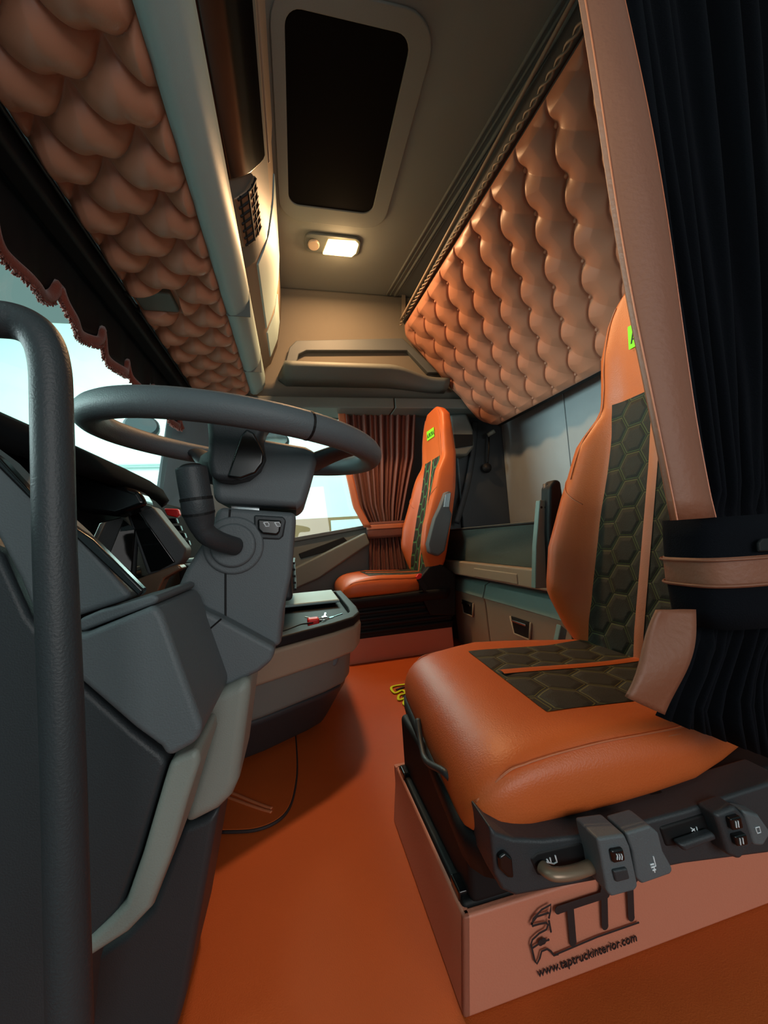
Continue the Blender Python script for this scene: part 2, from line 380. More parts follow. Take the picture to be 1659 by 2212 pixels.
# buttons
bt = []
for r in range(7):
    v = .072+.1172*r
    for k in range(-4, 16):
        u = 1.245-.060*r+.145*(k-8)+(.0) - .0123*r*0
        u = 1.245+.145*(k-8)-.058*r
        if u0+.05+inset(v) < u < u1-.03 and v < v1-.03:
            c = A_+U_*u+V_*v+N_*-.012
            rings_ = []
            for i in range(5):
                th = i/4*PI/2; rr = .009*math.cos(th)+.0002
                rings_.append([c+N_*(.008+.012*math.sin(th))+U_*rr*math.cos(q*PI/5)+V_*rr*math.sin(q*PI/5) for q in range(10)])
            vv = [p for rg in rings_ for p in rg]; ff = [(i*10+j, i*10+(j+1) % 10, (i+1)*10+(j+1) % 10, (i+1)*10+j) for i in range(4) for j in range(10)]+[tuple(range(40,50))]
            merged('upholstery_button', [(vv, ff)], m=M['tuft'], parent=ub, smooth=True)
merged('edge_shadow', [g_prism([A_+U_*u+V_*(v1+.0)-N_*.03 for u in (0.02, u1)]+[A_+U_*u+V_*(v1+.03)-N_*.05 for u in (u1, .04)], -N_*.02)], m=M['black'], parent=ub)  # black strip painted in as the shadow line below the bunk
# rod, net and strap over the bunk's upper edge
net = empty('safety_net', A_+U_*.8-V_*.05, 'black safety net hung on a slim rod along the upper bunk', 'safety net')
r0 = at(866,690,Z=1.86); r1 = at(1200,70,Z=1.93)
tube('rod', [r0, r0.lerp(r1,.5), r1, r1+(r1-r0)*.3], .006, m=M['beige'], parent=net)
def netf(s, t):
    p = r0.lerp(r1+(r1-r0)*.3, s)+Vector((.012,0,-.01)); q = A_+U_*lerp(.02, 1.7, s)-V_*.012-N_*.03
    o = p.lerp(q, t); return o+Vector((0,0,-.012*math.sin(PI*t)))
surf('mesh_cloth', netf, 40, 6, solid=.002, m=M['darker'], parent=net)
br = []
for ph in (0, PI):
    pts = []
    for i in range(260):
        s = i/259; p = A_+U_*lerp(.03,1.65,s)-V_*.022+N_*.006
        pts.append(p+V_*.006*math.sin(s*150+ph)+N_*.004*math.cos(s*150+ph))
    br.append(g_tube(pts, .0035, 6))
merged('braided_edge', br, m=M['beige'], parent=net, smooth=True)
bk = empty('bunk_strap', at(880,600,Y=2.12), 'tan webbing strap with a pale ceiling bracket at the far end of upper bunk', 'strap')
slab('bracket', [(866,598),(888,594),(894,604),(890,618),(868,616)], 2.10, .03, m=M['light'], parent=bk, bevel=.006)
slab('webbing', [(868,616),(876,616),(876,690),(868,694)], 2.12, .004, m=M['beige'], parent=bk)

# ---- overhead front shelf
oh = empty('overhead_console', (-.3, 1.2, 1.45), 'overhead storage console above the windscreen with buttoned leather underside and pale trim', 'overhead console')
OX0, OX1, OY0, OY1 = -.485, -.195, .22, 2.14
def ohf(s, t):
    x = lerp(OX0, OX1, s); y = lerp(OY0, OY1, t)
    e = (max(0, min(1, (x-OX0)/.02)*min(1, (OX1-x)/.02)))**.5
    h = tuft_h(y-.654, -.267-x, .142, .089, -.47, .036, .48, .48, .0, -.10, .5, .026, 1, 0)
    if x < -.335 and 1.30 < y < 1.42: h *= .0; e *= .3
    return (x, y, 1.455-e*(.010+h))
surf('tufted_underside', ohf, 110, 640, m=M['tuft'], parent=oh)
box('shelf_body', (-.484, .2, 1.485), (-.17, 2.16, 1.52), m=M['darker'], parent=oh)
box('map_lamp', (-.47, 1.31, 1.436), (-.355, 1.415, 1.456), m=M['grey'], parent=oh, bevel=.006)
tr = [(-.198,1.437),(-.185,1.428),(-.165,1.430),(-.135,1.455),(-.120,1.49),(-.118,1.53),(-.13,1.55),(-.198,1.55)]
trr = [[(x,y,z) for x,z in tr] for y in [.2+i*.1 for i in range(20)]+[2.15]]
loft('edge_trim', trr, m=M['trim'], parent=oh)
for y in (1.40, 1.86): box('trim_joint', (-.199,y,1.4275), (-.1175,y+.003,1.551), m=M['grey'], parent=oh)
cab = [(-.14,1.55),(-.085,1.60),(-.045,1.70),(-.02,1.85),(-.01,1.97),(-.03,2.05),(-.45,2.05),(-.45,1.55)]
rr_ = [[(x,y,z) for x,z in cab] for y in (.2,.8,1.3,1.8,2.14)]
loft('cabinet_shell', rr_, m=M['beige'], parent=oh)
# recessed glossy compartment front, speaker grille and flap frames
def cabx(z): return interp([(1.55,-.14),(1.60,-.085),(1.70,-.045),(1.85,-.02),(1.97,-.01),(2.05,-.03)], z)
def cabstrip(name, y0, y1, z0, z1, off, m, skew=0, **k):
    n = 6; a = []; 
    for i in range(n+1):
        z = lerp(z0, z1, i/n); a.append((cabx(z)+off, z))
    pts0 = [(x,y0+skew*(z-z0),z) for x,z in a]+[(x-.03,y0+skew*(z-z0),z) for x,z in a[::-1]]
    return merged(name, [g_prism(pts0, (0,y1-y0,0))], m=m, parent=oh, **k)
cabstrip('compartment_door', .25, 1.00, 1.56, 1.74, .010, M['gloss'], skew=.5, bevel=.004)
cabstrip('compartment_frame', .22, 1.34, 1.552, 1.80, .004, M['grey'], bevel=.004)
cabstrip('speaker_grille', 1.06, 1.24, 1.565, 1.645, .011, M['bronze'], bevel=.004)
gr = []
for i in range(7):
    y = 1.065+i*.028; gr.append(g_tube([(cabx(z)+.012,y,z) for z in (1.568,1.59,1.615,1.64)], .004, 6))
for z in (1.575,1.595,1.615,1.635): gr.append(g_tube([(cabx(z)+.012,1.06,z),(cabx(z)+.012,1.24,z)], .003, 6))
merged('grille_bars', gr, m=M['black'], parent=oh)
cabstrip('cabinet_flap', 1.36, 1.78, 1.60, 1.96, .006, M['trim'], bevel=.004)
cabstrip('cabinet_flap', .55, 1.20, 1.83, 1.97, .006, M['beige'], bevel=.004)
cabstrip('cabinet_flap', 1.82, 2.06, 1.60, 1.80, .006, M['trim'], bevel=.004)

# ---- sun visor + pelmet
sv = empty('sun_visor', (-.53, 1.2, 1.40), 'long black roller sun visor above the windscreen', 'sun visor')
box('visor_cassette', (-.553, .25, 1.40), (-.498, 2.18, 1.47), m=M['black'], parent=sv, bevel=.012)
tube('visor_rail', [(-.493,.25,1.452),(-.493,1.2,1.452),(-.493,2.15,1.452)], .005, m=M['darker'], parent=sv)
for y in (1.33, 1.42): box('rail_clip', (-.500,y,1.440), (-.488,y+.02,1.462), m=M['black'], parent=sv, bevel=.002)
pm = empty('windscreen_pelmet', (-.57, 1.2, 1.3), 'black scalloped pelmet edged with rust red fringe hanging over the windscreen', 'pelmet')
def scal(y):
    q = (y-.99)/.215; f_ = abs(q-math.floor(q+.5))*2
    return 1.228+.030*f_**2+.040*f_**9
def pel(s, t):
    y = lerp(.3, 2.2, s); z = lerp(scal(y)+.02, 1.44, t); return (-.565+.008*math.sin(y*40)*(1-t), y, z)
surf('pelmet_cloth', pel, 220, 8, solid=.003, m=M['black'], parent=pm)
fg = []
yy = [lerp(.3, 2.2, i/520) for i in range(521)]
edge = [Vector((-.558+.008*math.sin(y*40), y, scal(y)+.008)) for y in yy]
fg.append(g_tube(edge, .011, 8, flat=1.3))
for i in range(2600):
    y = random.uniform(.3, 2.2); e0 = Vector((-.558+.008*math.sin(y*40), y, scal(y)+.004)); sl = (scal(y+.004)-scal(y-.004))/.008
    nrm = Vector((random.uniform(-.5,.5), sl*.8, -1)).normalized(); L_ = random.uniform(.016,.021)
    fg.append(g_tube([e0, e0+nrm*L_*.6+Vector((0,0,-.001)), e0+nrm*L_], [.0022,.0024,.0012], 4))
tag(merged('fringe', fg, m=M['fringe'], parent=pm, smooth=True))['kind'] = 'stuff'

# exterior mirrors
mr = empty('exterior_mirror', (-.8, 2.55, .95), 'passenger side exterior mirror seen through the steering wheel opening', 'mirror')
def ell(c, a, b, n=24): return [Vector(c)+Vector(a)*math.cos(2*PI*i/n)+Vector(b)*math.sin(2*PI*i/n) for i in range(n)]
mc = at(305, 918, Y=2.6); ma = at(342, 918, Y=2.6)-mc; mb = at(300, 895, Y=2.6)-mc
merged('mirror_housing', [g_prism(ell(mc, ma*1.1, mb*1.1), (-.03,.10,0))], m=M['dark'], parent=mr, bevel=.02)
merged('mirror_glass', [g_prism(ell(mc+Vector((0,-.004,0)), ma*.92, mb*.9), (0,.003,0))], m=M['chrome'], parent=mr)
tube('mirror_arm', [mc+Vector((0,.05,0)), mc+Vector((.1,.03,-.15)), mc+Vector((.25,-.1,-.2))], .012, m=M['black'], parent=mr)
mr2 = empty('exterior_mirror', (-.1, 2.6, .95), 'small mirror cap seen just right of the steering hub', 'mirror')
mc = at(592, 948, Y=2.62); ma = at(625, 950, Y=2.62)-mc; mb = at(592, 930, Y=2.62)-mc
merged('mirror_housing', [g_prism(ell(mc, ma, mb), (0,.08,0))], m=M['dark'], parent=mr2, bevel=.02)
merged('mirror_glass', [g_prism(ell(mc+Vector((0,-.004,0)), ma*.86, mb*.86), (0,.003,0))], m=M['chrome'], parent=mr2)

# ================================================================== DASHBOARD
db = empty('dashboard', (-.45, 1.2, 0), 'dark grey wraparound dashboard with light grey lower trim left of the driver', 'dashboard')
bodyp = [(-.715,.80),(-.50,.79),(-.44,.74),(-.36,.62),(-.34,.50),(-.37,.38),(-.40,.10),(-.40,0),(-.72,0)]
loft('dash_body', [[(x,y,z) for x,z in bodyp] for y in (.60,1.0,1.5,2.0,2.34)], m=M['matte'], parent=db)
hp = [(-.46,.70),(-.455,.765),(-.42,.795),(-.36,.795),(-.31,.765),(-.295,.735),(-.31,.725),(-.33,.75),(-.37,.775),(-.42,.77),(-.44,.70)]
def hood_ring(y, k): return [(-.40+(x+.40)*k, y, .70+(z-.70)*k) for x, z in hp]
loft('instrument_hood', [hood_ring(y, k) for y, k in ((.42,1),(.7,1),(.95,.98),(1.06,.9),(1.10,.72))], m=M['matte'], parent=db)
slab('instrument_cluster', [(140,1010),(300,1060),(318,1090),(250,1115),(165,1105)], .78, .05, m=M['gloss'], parent=db, bevel=.01)
# end panels facing the door
slab('end_panel', [(-120,900),(0,988),(75,1065),(165,1147),(285,1287),(262,1300),(165,1332),(85,1360),(40,1250),(-120,950)], .42, .03, m=M['dark'], parent=db, bevel=.006)
slab('trim_rail', [(-40,960),(0,990),(80,1078),(165,1142),(200,1165),(310,1275),(300,1290),(160,1160),(70,1085),(-40,975)], .415, .012, m=M['gloss'], parent=db, bevel=.003)
slab('rail_cap', [(168,1338),(215,1318),(240,1312),(330,1283),(345,1292),(335,1305),(185,1362),(168,1366)], .412, .14, m=M['dark'], parent=db, bevel=.005)
slab('knee_block', [(150,1372),(185,1367),(334,1306),(352,1330),(432,1555),(438,1575),(425,1605),(362,1640),(345,1615),(290,1575),(160,1462),(120,1420)], .405, .15, m=M['dark'], parent=db, bevel=.014, seg=5)
slab('switch_strip', [(362,1318),(372,1325),(412,1440),(416,1460),(404,1455),(372,1370)], .47, .02, m=M['gloss'], parent=db, bevel=.003)
for (x, y) in ((368,1345),(377,1372)):
    slab('red_switch', [(x,y-7),(x+7,y-3),(x+11,y+10),(x+3,y+6)], .465, .006, m=M['red'], parent=db)
slab('kick_panel', [(-150,1100),(0,1195),(60,1330),(165,1470),(285,1580),(348,1628),(360,1650),(350,1680),(300,1850),(262,1965),(190,2045),(178,2110),(150,2215),(120,2500),(-400,2600),(-400,1100)], .42, .06, m=M['darker'], parent=db, bevel=.006)
slab('light_side_trim', [(366,1645),(428,1617),(432,1650),(405,1730),(370,1850),(328,1965),(275,2020),(195,2072),(160,2090),(170,2050),(235,1990),(268,1955),(305,1850),(352,1690)], .415, .09, m=M['light'], parent=db, bevel=.010)
slab('lower_side_panel', [(392,1790),(440,1770),(475,1745),(455,1850),(400,2160),(385,2215),(320,2400),(100,2400),(0,2300),(195,2070),(270,2020),(325,1965),(370,1850)], .56, .16, m=M['darker'], parent=db, bevel=.03, seg=5)
slab('light_knee_trim', [(425,1498),(480,1490),(540,1462),(540,1500),(515,1690),(500,1725),(470,1755),(392,1796),(400,1740),(432,1640),(445,1580)], .53, .13, m=M['light'], parent=db, bevel=.028, seg=6)
slab('column_knee_panel', [(372,1288),(478,1336),(596,1400),(588,1428),(560,1452),(500,1482),(432,1496),(432,1480),(402,1410),(350,1310)], .545, .16, m=M['dark'], parent=db, bevel=.010)
merged('panel_seam', [g_tube([at(478,1337,Y=.5445), at(440,1370,Y=.5445), at(396,1394,Y=.5445)], .0012, 6)], m=M['black'], parent=db)
# screens beyond the column
def atp(px, py, P0, n):
    r = cam2w(Vector((px-CX, py-CY, F))); o = Vector((0,0,EYE)); return o+r*((Vector(P0)-o).dot(n)/r.dot(n))
scn = Vector((1, .22, .10)).normalized(); sP = at(280, 1180, X=-.30)
def scr(name, px, off, d, m, **k): return merged(name, [g_prism([atp(x, y, sP+scn*off, scn) for x, y in px], -scn*d)], m=m, parent=db, **k)
scr('screen_glass', [(216,1130),(262,1118),(300,1150),(322,1241),(298,1247),(200,1165)], 0, .01, M['screen'], bevel=.001)
slab('screen_housing', [(272,1108),(312,1091),(330,1094),(402,1185),(398,1206),(386,1220),(345,1235),(318,1243)], .90, .05, m=M['dark'], parent=db, bevel=.006)
slab('screen_face', [(280,1112),(300,1104),(378,1214),(345,1231),(325,1236)], .895, .006, m=M['screen'], parent=db, bevel=.002)
slab('screen_ledge', [(292,1252),(385,1219),(394,1228),(354,1250),(340,1282),(300,1290)], .86, .04, m=M['bronze'], parent=db, bevel=.004)
slab('hazard_switch', [(353,1098),(384,1099),(388,1112),(382,1118),(360,1113)], 1.1, .02, m=M['red'], parent=db, bevel=.004)
for i in range(4):
    x, y = 368+i*9, 1124+i*16
    slab('dash_switch', [(x-8,y-4),(x+12,y-5),(x+16,y+6),(x-3,y+7)], 1.1, .015, m=M['gloss'], parent=db, bevel=.002)
box('dash_top_trim', (-.73,.6,.79), (-.52,2.3,.81), m=M['black'], parent=db, bevel=.006)
box('center_stack', (-.40,1.28,.42), (-.02,2.10,.565), m=M['darker'], parent=db, bevel=.015)
box('center_top_tray', (-.36,1.30,.565), (-.03,2.0,.578), m=M['trim'], parent=db, bevel=.004)
for i in range(5):
    box('vent_slat', (-.018,1.34,.445+i*.022), (-.008,1.75,.452+i*.022), m=M['black'], parent=db)

# ---- steering column
sc = empty('steering_column', (-.1, .65, .35), 'dark grey steering column shroud with stalk below the wheel', 'steering column')
slab('shroud', [(470,1095),(640,1107),(630,1240),(612,1320),(607,1388),(598,1403),(488,1343),(374,1286),(400,1230),(450,1150)], .57, .15, m=M['dark'], parent=sc, bevel=.014, seg=5)
merged('shroud_seam', [g_tube([at(487,1212,Y=.5695), at(487,1342,Y=.5695)], .0014, 6), g_tube([at(497,1100,Y=.5695), at(492,1150,Y=.5695)], .0014, 6)], m=M['black'], parent=sc)
slab('wheel_module', [(452,1000),(470,958),(560,945),(660,962),(690,978),(676,1030),(657,1092),(640,1100),(460,1086)], .575, .16, m=M['dark'], parent=sc, bevel=.018, seg=5)
slab('column_neck', [(500,1085),(560,1088),(560,1110),(500,1106)], .60, .06, m=M['chrome'], parent=sc)
sp0 = at(503,1178,Y=.56)
def disc(c, r, d, n=28): return g_prism([Vector(c)+Vector((r*math.cos(2*PI*i/n),0,r*math.sin(2*PI*i/n))) for i in range(n)], d)
merged('stalk_boot', [disc(sp0+Vector((0,.012,0)), .040, (0,-.008,0)), disc(sp0+Vector((0,.006,0)), .030, (0,-.010,0))], m=M['dark'], parent=sc, bevel=.004)
stp = [at(508,1180,Y=.555), at(470,1168,Y=.525), at(443,1150,Y=.51), at(432,1120,Y=.505), at(424,1075,Y=.50), at(413,1012,Y=.50)]
p_ = smooth_path(stp, 8); nn = len(p_)
merged('control_stalk', [g_tube(p_, [lerp(.0125,.0135,i/nn) if i < nn*.45 else lerp(.0135,.0185,min(1,(i/nn-.45)/.2)) if i < nn-9 else .0178 for i in range(nn)], 18)], m=M['darker'], parent=sc, smooth=True)
merged('stalk_tip', [g_tube([p_[-1], p_[-1]+(p_[-1]-p_[-2]).normalized()*.004], [.016,.011], 18)], m=M['black'], parent=sc, smooth=True)
for i in (26, 31): merged('stalk_ring', [g_tube([p_[i], p_[i+1]], .0187, 18)], m=M['black'], parent=sc)
slab('switch_bezel', [(548,1112),(612,1116),(618,1124),(612,1158),(604,1166),(562,1164),(549,1150)], .5665, .006, m=M['darker'], parent=sc, bevel=.003)
rk = slab('rocker_switch', [(556,1121),(608,1124),(604,1150),(598,1156),(566,1153),(557,1143)], .560, .01, m=M['gloss'], parent=sc, bevel=.003)
for cx_ in (575, 599):
    c = [at(cx_+a, 1133+b, Y=.5585) for a, b in ((-6,-4),(3,-5),(6,-1),(6,4),(-1,4),(-3,0),(-6,-4))]
    merged('switch_symbol', [g_tube(c, .0007, 5)], m=M['white'], parent=rk)

# ---- steering wheel
sw = empty('steering_wheel', (-.09, .665, .79), 'large dark grey four spoke steering wheel seen from below', 'steering wheel')
tl = math.radians(8.3); tb_ = math.radians(-3.3); wc = Vector((-.074,.665,.771)); ex = Vector((math.cos(tl),0,-math.sin(tl))); ey = Vector((0,math.cos(tb_),-math.sin(tb_))); ey = (ey-ex*ex.dot(ey)).normalized(); ez = ex.cross(ey)
R_ = .2095
circ = [wc+ex*R_*math.cos(2*PI*i/96)+ey*R_*math.sin(2*PI*i/96) for i in range(96)]
merged('rim', [g_tube(circ, .0185, 20, True)], m=M['dark'], parent=sw, smooth=True)
for a in (-78, -62, 240, 62):
    a = math.radians(a); i0 = [wc+ex*R_*math.cos(a+d)+ey*R_*math.sin(a+d) for d in (-.008,.008)]
    if a < 0 and a > -1.2: merged('rim_seam', [g_tube(i0, .0189, 20)], m=M['black'], parent=sw)
def spoke(ang, wid=.03):
    a = math.radians(ang); pts = []; rs = []
    for i in range(9):
        t = i/8; r = lerp(R_, .06, t); aa = a; z = -.045*sstep(0, 1, t)
        pts.append(wc+ex*r*math.cos(aa)+ey*r*math.sin(aa)+ez*z); rs.append(lerp(.020, wid, sstep(0,1,t)))
    return g_tube(pts, rs, 16, flat=.5)
for a in (-28, 125, 50): merged('spoke', [spoke(a)], m=M['darker'], parent=sw, smooth=True)
hb = []
for r, z in ((.02,-.075),(.06,-.07),(.068,-.05),(.065,-.03),(.05,-.016),(.01,-.010)):
    hb.append([wc+ex*r*math.cos(2*PI*i/32)+ey*r*.9*math.sin(2*PI*i/32)+ez*z for i in range(32)])
loft('hub', hb, m=M['darker'], parent=sw)

slab('thumb_spoke', [(443,893),(590,900),(572,925),(566,945),(572,985),(560,1012),(535,1032),(500,1040),(455,1035),(446,1000),(448,940)], .545, .05, m=M['darker'], parent=sw, bevel=.012, seg=4)
slab('spoke_pad', [(520,940),(532,926),(548,934),(570,978),(568,1000),(552,1022),(520,1034),(490,1030),(500,1000)], .541, .01, m=M['gloss'], parent=sw, bevel=.003)
# ---- grab handle at the door opening
tag(tube('grab_handle', [at(154,2300,Y=.30), at(150,2150,Y=.30), at(136,1600,Y=.30), at(120,1200,Y=.30), at(113,900,Y=.30), at(108,790,Y=.30), at(88,730,Y=.30), at(48,700,Y=.30), at(-10,690,Y=.30), at(-120,690,Y=.31), at(-300,700,Y=.33)], .0118, m=M['darker'], seg=24),
    'thick dark grey grab handle bar curving at the door opening, nearest to the viewer', 'grab handle')

# ---- centre console
cc = empty('center_console', (0, 1.3, 0), 'grey centre console with an open top tray and black foot between the seats', 'console')
plan = [(-.33,.90),(-.10,1.0),(.085,1.115),(.15,1.17),(.178,1.24),(.185,1.34),(.185,1.80),(-.33,1.80)]
def tier(name, z0, z1, k0, k1, m, bev=.01):
    c = (-.15, 1.5); f = lambda k, z: [(c[0]+(x-c[0])*k, c[1]+(y-c[1])*k, z) for x, y in plan]
    a, b = f(k0, z0), f(k1, z1); n = len(a); fs = [tuple(range(n))[::-1], tuple(range(n, 2*n))]+[(i, (i+1) % n, n+(i+1) % n, n+i) for i in range(n)]
    return pydata(name, a+b, fs, m=m, parent=cc, bevel=bev)
tier('console_foot', .02, .165, .64, .88, M['darker'], .025)
tier('console_body', .165, .285, .89, .93, M['grey'], .015)
tier('console_band', .265, .345, 1.0, 1.03, M['beige'], .012)
f = lambda k: [(-.15+(x+.15)*k, 1.5+(y-1.5)*k) for x, y in plan]
merged('tray_rim', [ring_prism(f(1.02), f(.93), .345, .372)], m=M['black'], parent=cc, bevel=.006)
merged('tray_floor', [g_prism([(x,y,.346) for x,y in f(.94)], (0,0,.004))], m=M['black'], parent=cc)
box('table_top', (-.2,1.50,.365), (.150,1.82,.378), m=M['trim'], parent=cc, bevel=.008)
slab('door_pocket', [(640,1430),(700,1395),(738,1388),(735,1420),(728,1440),(665,1462)], 1.165, .04, m=M['dark'], parent=cc, bevel=.01)
ky = empty('key_bunch', (.03,1.14,.35), 'small bunch of keys with a chrome ring and red fob lying in the console tray', 'keys')
kc = Vector((.07,1.24,.355))
merged('key_ring', [g_tube([kc+Vector((.018*math.cos(t*PI/10),.018*math.sin(t*PI/10),.006)) for t in range(20)], .002, 6, True)], m=M['chrome'], parent=ky, smooth=True)
for i, (a, m_) in enumerate(((.3,'chrome'),(1.4,'chrome'),(2.6,'bronze'))):
    d = Vector((math.cos(a), math.sin(a), .15)); s = Vector((-math.sin(a), math.cos(a), 0)); b = kc+d*.015
    merged('key', [g_prism([b+s*.007, b+s*.008+d*.016, b+s*.002+d*.02, b+s*.002+d*.05, b-s*.003+d*.05, b-s*.003+d*.02, b-s*.008+d*.016, b-s*.007], (0,0,.003))], m=M[m_], parent=ky)
box('key_fob', (.02,1.20,.350), (.055,1.235,.372), m=M['red'], parent=ky, bevel=.006)
tag(tube('lanyard', [(-.08,1.15,.353),(-.04,1.14,.362),(0,1.17,.366),(.03,1.2,.36),(.06,1.23,.356)], .006, m=M['black'], flat=.4), 'black strap looped across the console tray beside the keys', 'strap')

# ================================================================== SEATS
def make_seat(px, py, zc, driver, label, hexm):
    """px,py: pedestal front / centre line; zc: top of the cushion"""
    n_ = 'driver_seat' if driver else 'passenger_seat'
    s = empty(n_, (px+.28, py, 0), label, 'seat')
    sk = .10 if driver else 0; hwid = .238 if driver else .222; zb = zc-.107; x0 = px+.015; L_ = .56
    xs = [0,.002,.008,.018,.032,.05,.075,.105,.14,.19,.25,.32,.39,.45,.50,.535,.552,.56]
    def top(x): return zc-.02*sstep(.08,.45,x)
    def sec(x):
        k = (1-(max(0,1-x/.115))**2.3)**(1/2.3) if x < .115 else 1
        kb = max(0,1-(max(0,(x-.50)/.06))**2.5)**(1/2.5) if x > .50 else 1
        k2 = max(0,1-(max(0,1-x/.075))**2.5)**(1/2.5) if x < .075 else 1
        kb = max(kb,.25); zt = zb+.03+(top(x)-zb-.03)*max(k,.02)*kb; zl = zb+.012*(1-k2)
        return (zt+zl)/2, max((zt-zl)/2,.01), hwid*(.80+.20*k2)*(.9+.1*kb)*sinterp([(.20,1),(.34,.96),(.44,.80),(.54,.68)], x)
    def pt(x, th):
        zc_, hh, hw = sec(x); c, sn = math.cos(th), math.sin(th)
        y = hw*sgp(c, 2/6.5); z = zc_+hh*sgp(sn, 2/3.4)
        if sn > 0: z += .014*sstep(.55,.95,abs(y)/hw)*sstep(.08,.2,x)*(1-sstep(.9,1.0,abs(y)/hw))
        return Vector((x0+x+sk*y*max(0,1-x/.56), py+y, z))
    N = 64
    loft('cushion', [[pt(x, 2*PI*(i+.5)/N) for i in range(N)] for x in xs], m=M['seat'], parent=s)
    # stitched seams on the top edges
    for sg in (1,-1):
        th = .55 if sg > 0 else PI-.55
        path = [pt(x, th)+Vector((0, sg*.0015, .0015)) for x in (.05,.075,.105,.14,.19,.25,.32,.39,.45,.50)]
        drop = [pt(.012, th*(.55) if sg > 0 else PI-(PI-th)*.55)]
        for o in (0, .008):
            tube('seam', [p+Vector((0,0,-o)) for p in drop+path], .0013, seg=6, m=M['leather'], parent=s)
    # quilted insert following the cushion top
    def ztop(x, y):
        zc_, hh, hw = sec(x); c = min(1, abs(y)/hw)**(6.5/2); sn = math.sqrt(max(0,1-c*c)); z = zc_+hh*sgp(sn, 2/3.4)
        return z+.014*sstep(.55,.95,abs(y)/hw)*sstep(.08,.2,x)*(1-sstep(.9,1.0,abs(y)/hw))
    def ins(u, v):
        x = lerp(.150, .54, u); hwx = min(.155, sec(x)[2]*.86); y = lerp(-hwx, hwx, v)
        e = min(1, min(u, 1-u)*14, min(v,1-v)*14)
        return (x0+x+sk*y*max(0,1-x/.56), py+y, ztop(x, y)+.001+.0045*e)
    surf('quilted_insert', ins, 60, 40, m=M['hex_seat'], parent=s)
    def strip(u, v):
        x = lerp(.155,.54,u); y = lerp(-.011,.011,v)+.0; return (x0+x, py+y, ztop(x,0)+.0065+.002*math.sin(PI*v))
    surf('center_strip', strip, 40, 4, m=M['seat'], parent=s)
    # ---- backrest
    zb0 = zc-.05; H_ = .865 if driver else .95; hd = .86 if driver else 1.0; ws = 1 if driver else .93; sk = .10 if driver else 0
    def bx(t): return px+interp([(0,.475),(.1,.49),(.5,.575),(.70,.610),(.85,.610),(1,.620)], t)      # front of centre line
    def bw(t): return ws*(lerp(1,hd,sstep(.6,.72,t)))*interp([(0,.17),(.06,.215),(.15,.238),(.30,.243),(.45,.240),(.58,.225),(.66,.21),(.72,.20),(.85,.19),(.94,.165),(.98,.13),(1,.09)], t)
    def bb(t): return interp([(0,.0),(.06,.03),(.18,.085),(.3,.09),(.45,.07),(.6,.05),(.68,.02),(1,.0)], t)
    def bt_(t): return interp([(0,.05),(.1,.08),(.5,.085),(.7,.08),(.94,.07),(.98,.05),(1,.02)], t)
    def bpt(t, th):
        w_, th_ = bw(t), bt_(t); c, sn = math.cos(th), math.sin(th)
        y = w_*sgp(c, 2/3.4); d = sgp(sn, 2/3.4)                      # d=+1 front
        xf = bx(t); x = xf+th_/2-(th_/2)*d
        if sn > -.3: x -= bb(t)*sstep(.5,.85,abs(y)/w_)*(sstep(-.3,.3,sn))
        return Vector((x, py+y, zb0+H_*t))
    ts = [0,.01,.03]+[i/40 for i in range(2,38)]+[.94,.96,.975,.985,.993,1]
    ts = sorted(set(ts))
    loft('backrest', [[bpt(t, 2*PI*(i+.5)/N) for i in range(N)] for t in ts], m=M['seat'], parent=s)
    for sg in (1,-1):
        th = .75 if sg > 0 else PI-.75
        tube('seam', [bpt(t, th)+Vector((-.001,sg*.001,0)) for t in (.5,.56,.62,.68,.75,.82,.9,.95,.975)], .0016, seg=6, m=M['leather'], parent=s)
        tube('seam', [bpt(t_, a_ if sg > 0 else PI-a_)+Vector((-.001,0,0)) for t_, a_ in ((.505,.25),(.49,.45),(.465,.7),(.44,.9),(.42,1.02))], .0015, seg=6, m=M['leather'], parent=s)
    def bin_(u, v):
        t = lerp(.012, .70, v); hw = lerp(.135, .122, sstep(.35,.65,t)); y = lerp(-hw, hw, u)
        c = min(1,abs(y)/bw(t))**(3.4/2); sn = math.sqrt(max(0,1-c*c)); th_ = bt_(t)
        x = bx(t)+th_/2-(th_/2)*sgp(sn,2/3.4)-bb(t)*sstep(.5,.85,abs(y)/bw(t))
        e = min(1, min(u,1-u)*12, (1-v)*24); return (x-.002-.004*e, py+y, zb0+H_*t)
    surf('quilted_panel', bin_, 40, 90, m=hexm, parent=s)
    def bst(u, v):
        t = lerp(.012,.70,v); y = lerp(-.011,.011,u); return (bx(t)-.0075-.002*math.sin(PI*u), py+y, zb0+H_*t)
    surf('center_strip', bst, 4, 60, m=M['leather'], parent=s)
    # name tag
    t = .86; zt_ = zb0+H_*t
    tp = [Vector((bx(t)-.003, py+y, zt_+z)) for y, z in ((.062,-.026),(-.058,-.030),(-.060,.022),(.058,.028))]
    tg = merged('name_tag', [g_prism(tp, (-.002,0,0))], m=M['lime'], parent=s, bevel=.001)
    text('tag_lettering', 'AURORA', (bx(t)-.0058, py+.054, zt_-.016), (0,-1,-.02), (0,0,1), .036, M['ink'], tg, sx=.78)
    # ---- base: pedestal, suspension, frame
    bz = zb
    sw_ = .163 if driver else .178
    box('suspension_body', (px+.012, py-sw_, .113), (px+.58, py+sw_, bz-.005), m=M['black'], parent=s, bevel=.01)
    nb = 5 if not driver else 0
    for i in range(nb):
        z = lerp(.13, bz-.02, (i+.5)/nb)
        merged('bellows_fold', [g_tube([(x, y, z) for x, y in rrect(px+.010, px+.585, py-sw_-.004, py+sw_+.004, .03, 4)], .010, 8, True)], m=M['black'], parent=s, smooth=True)
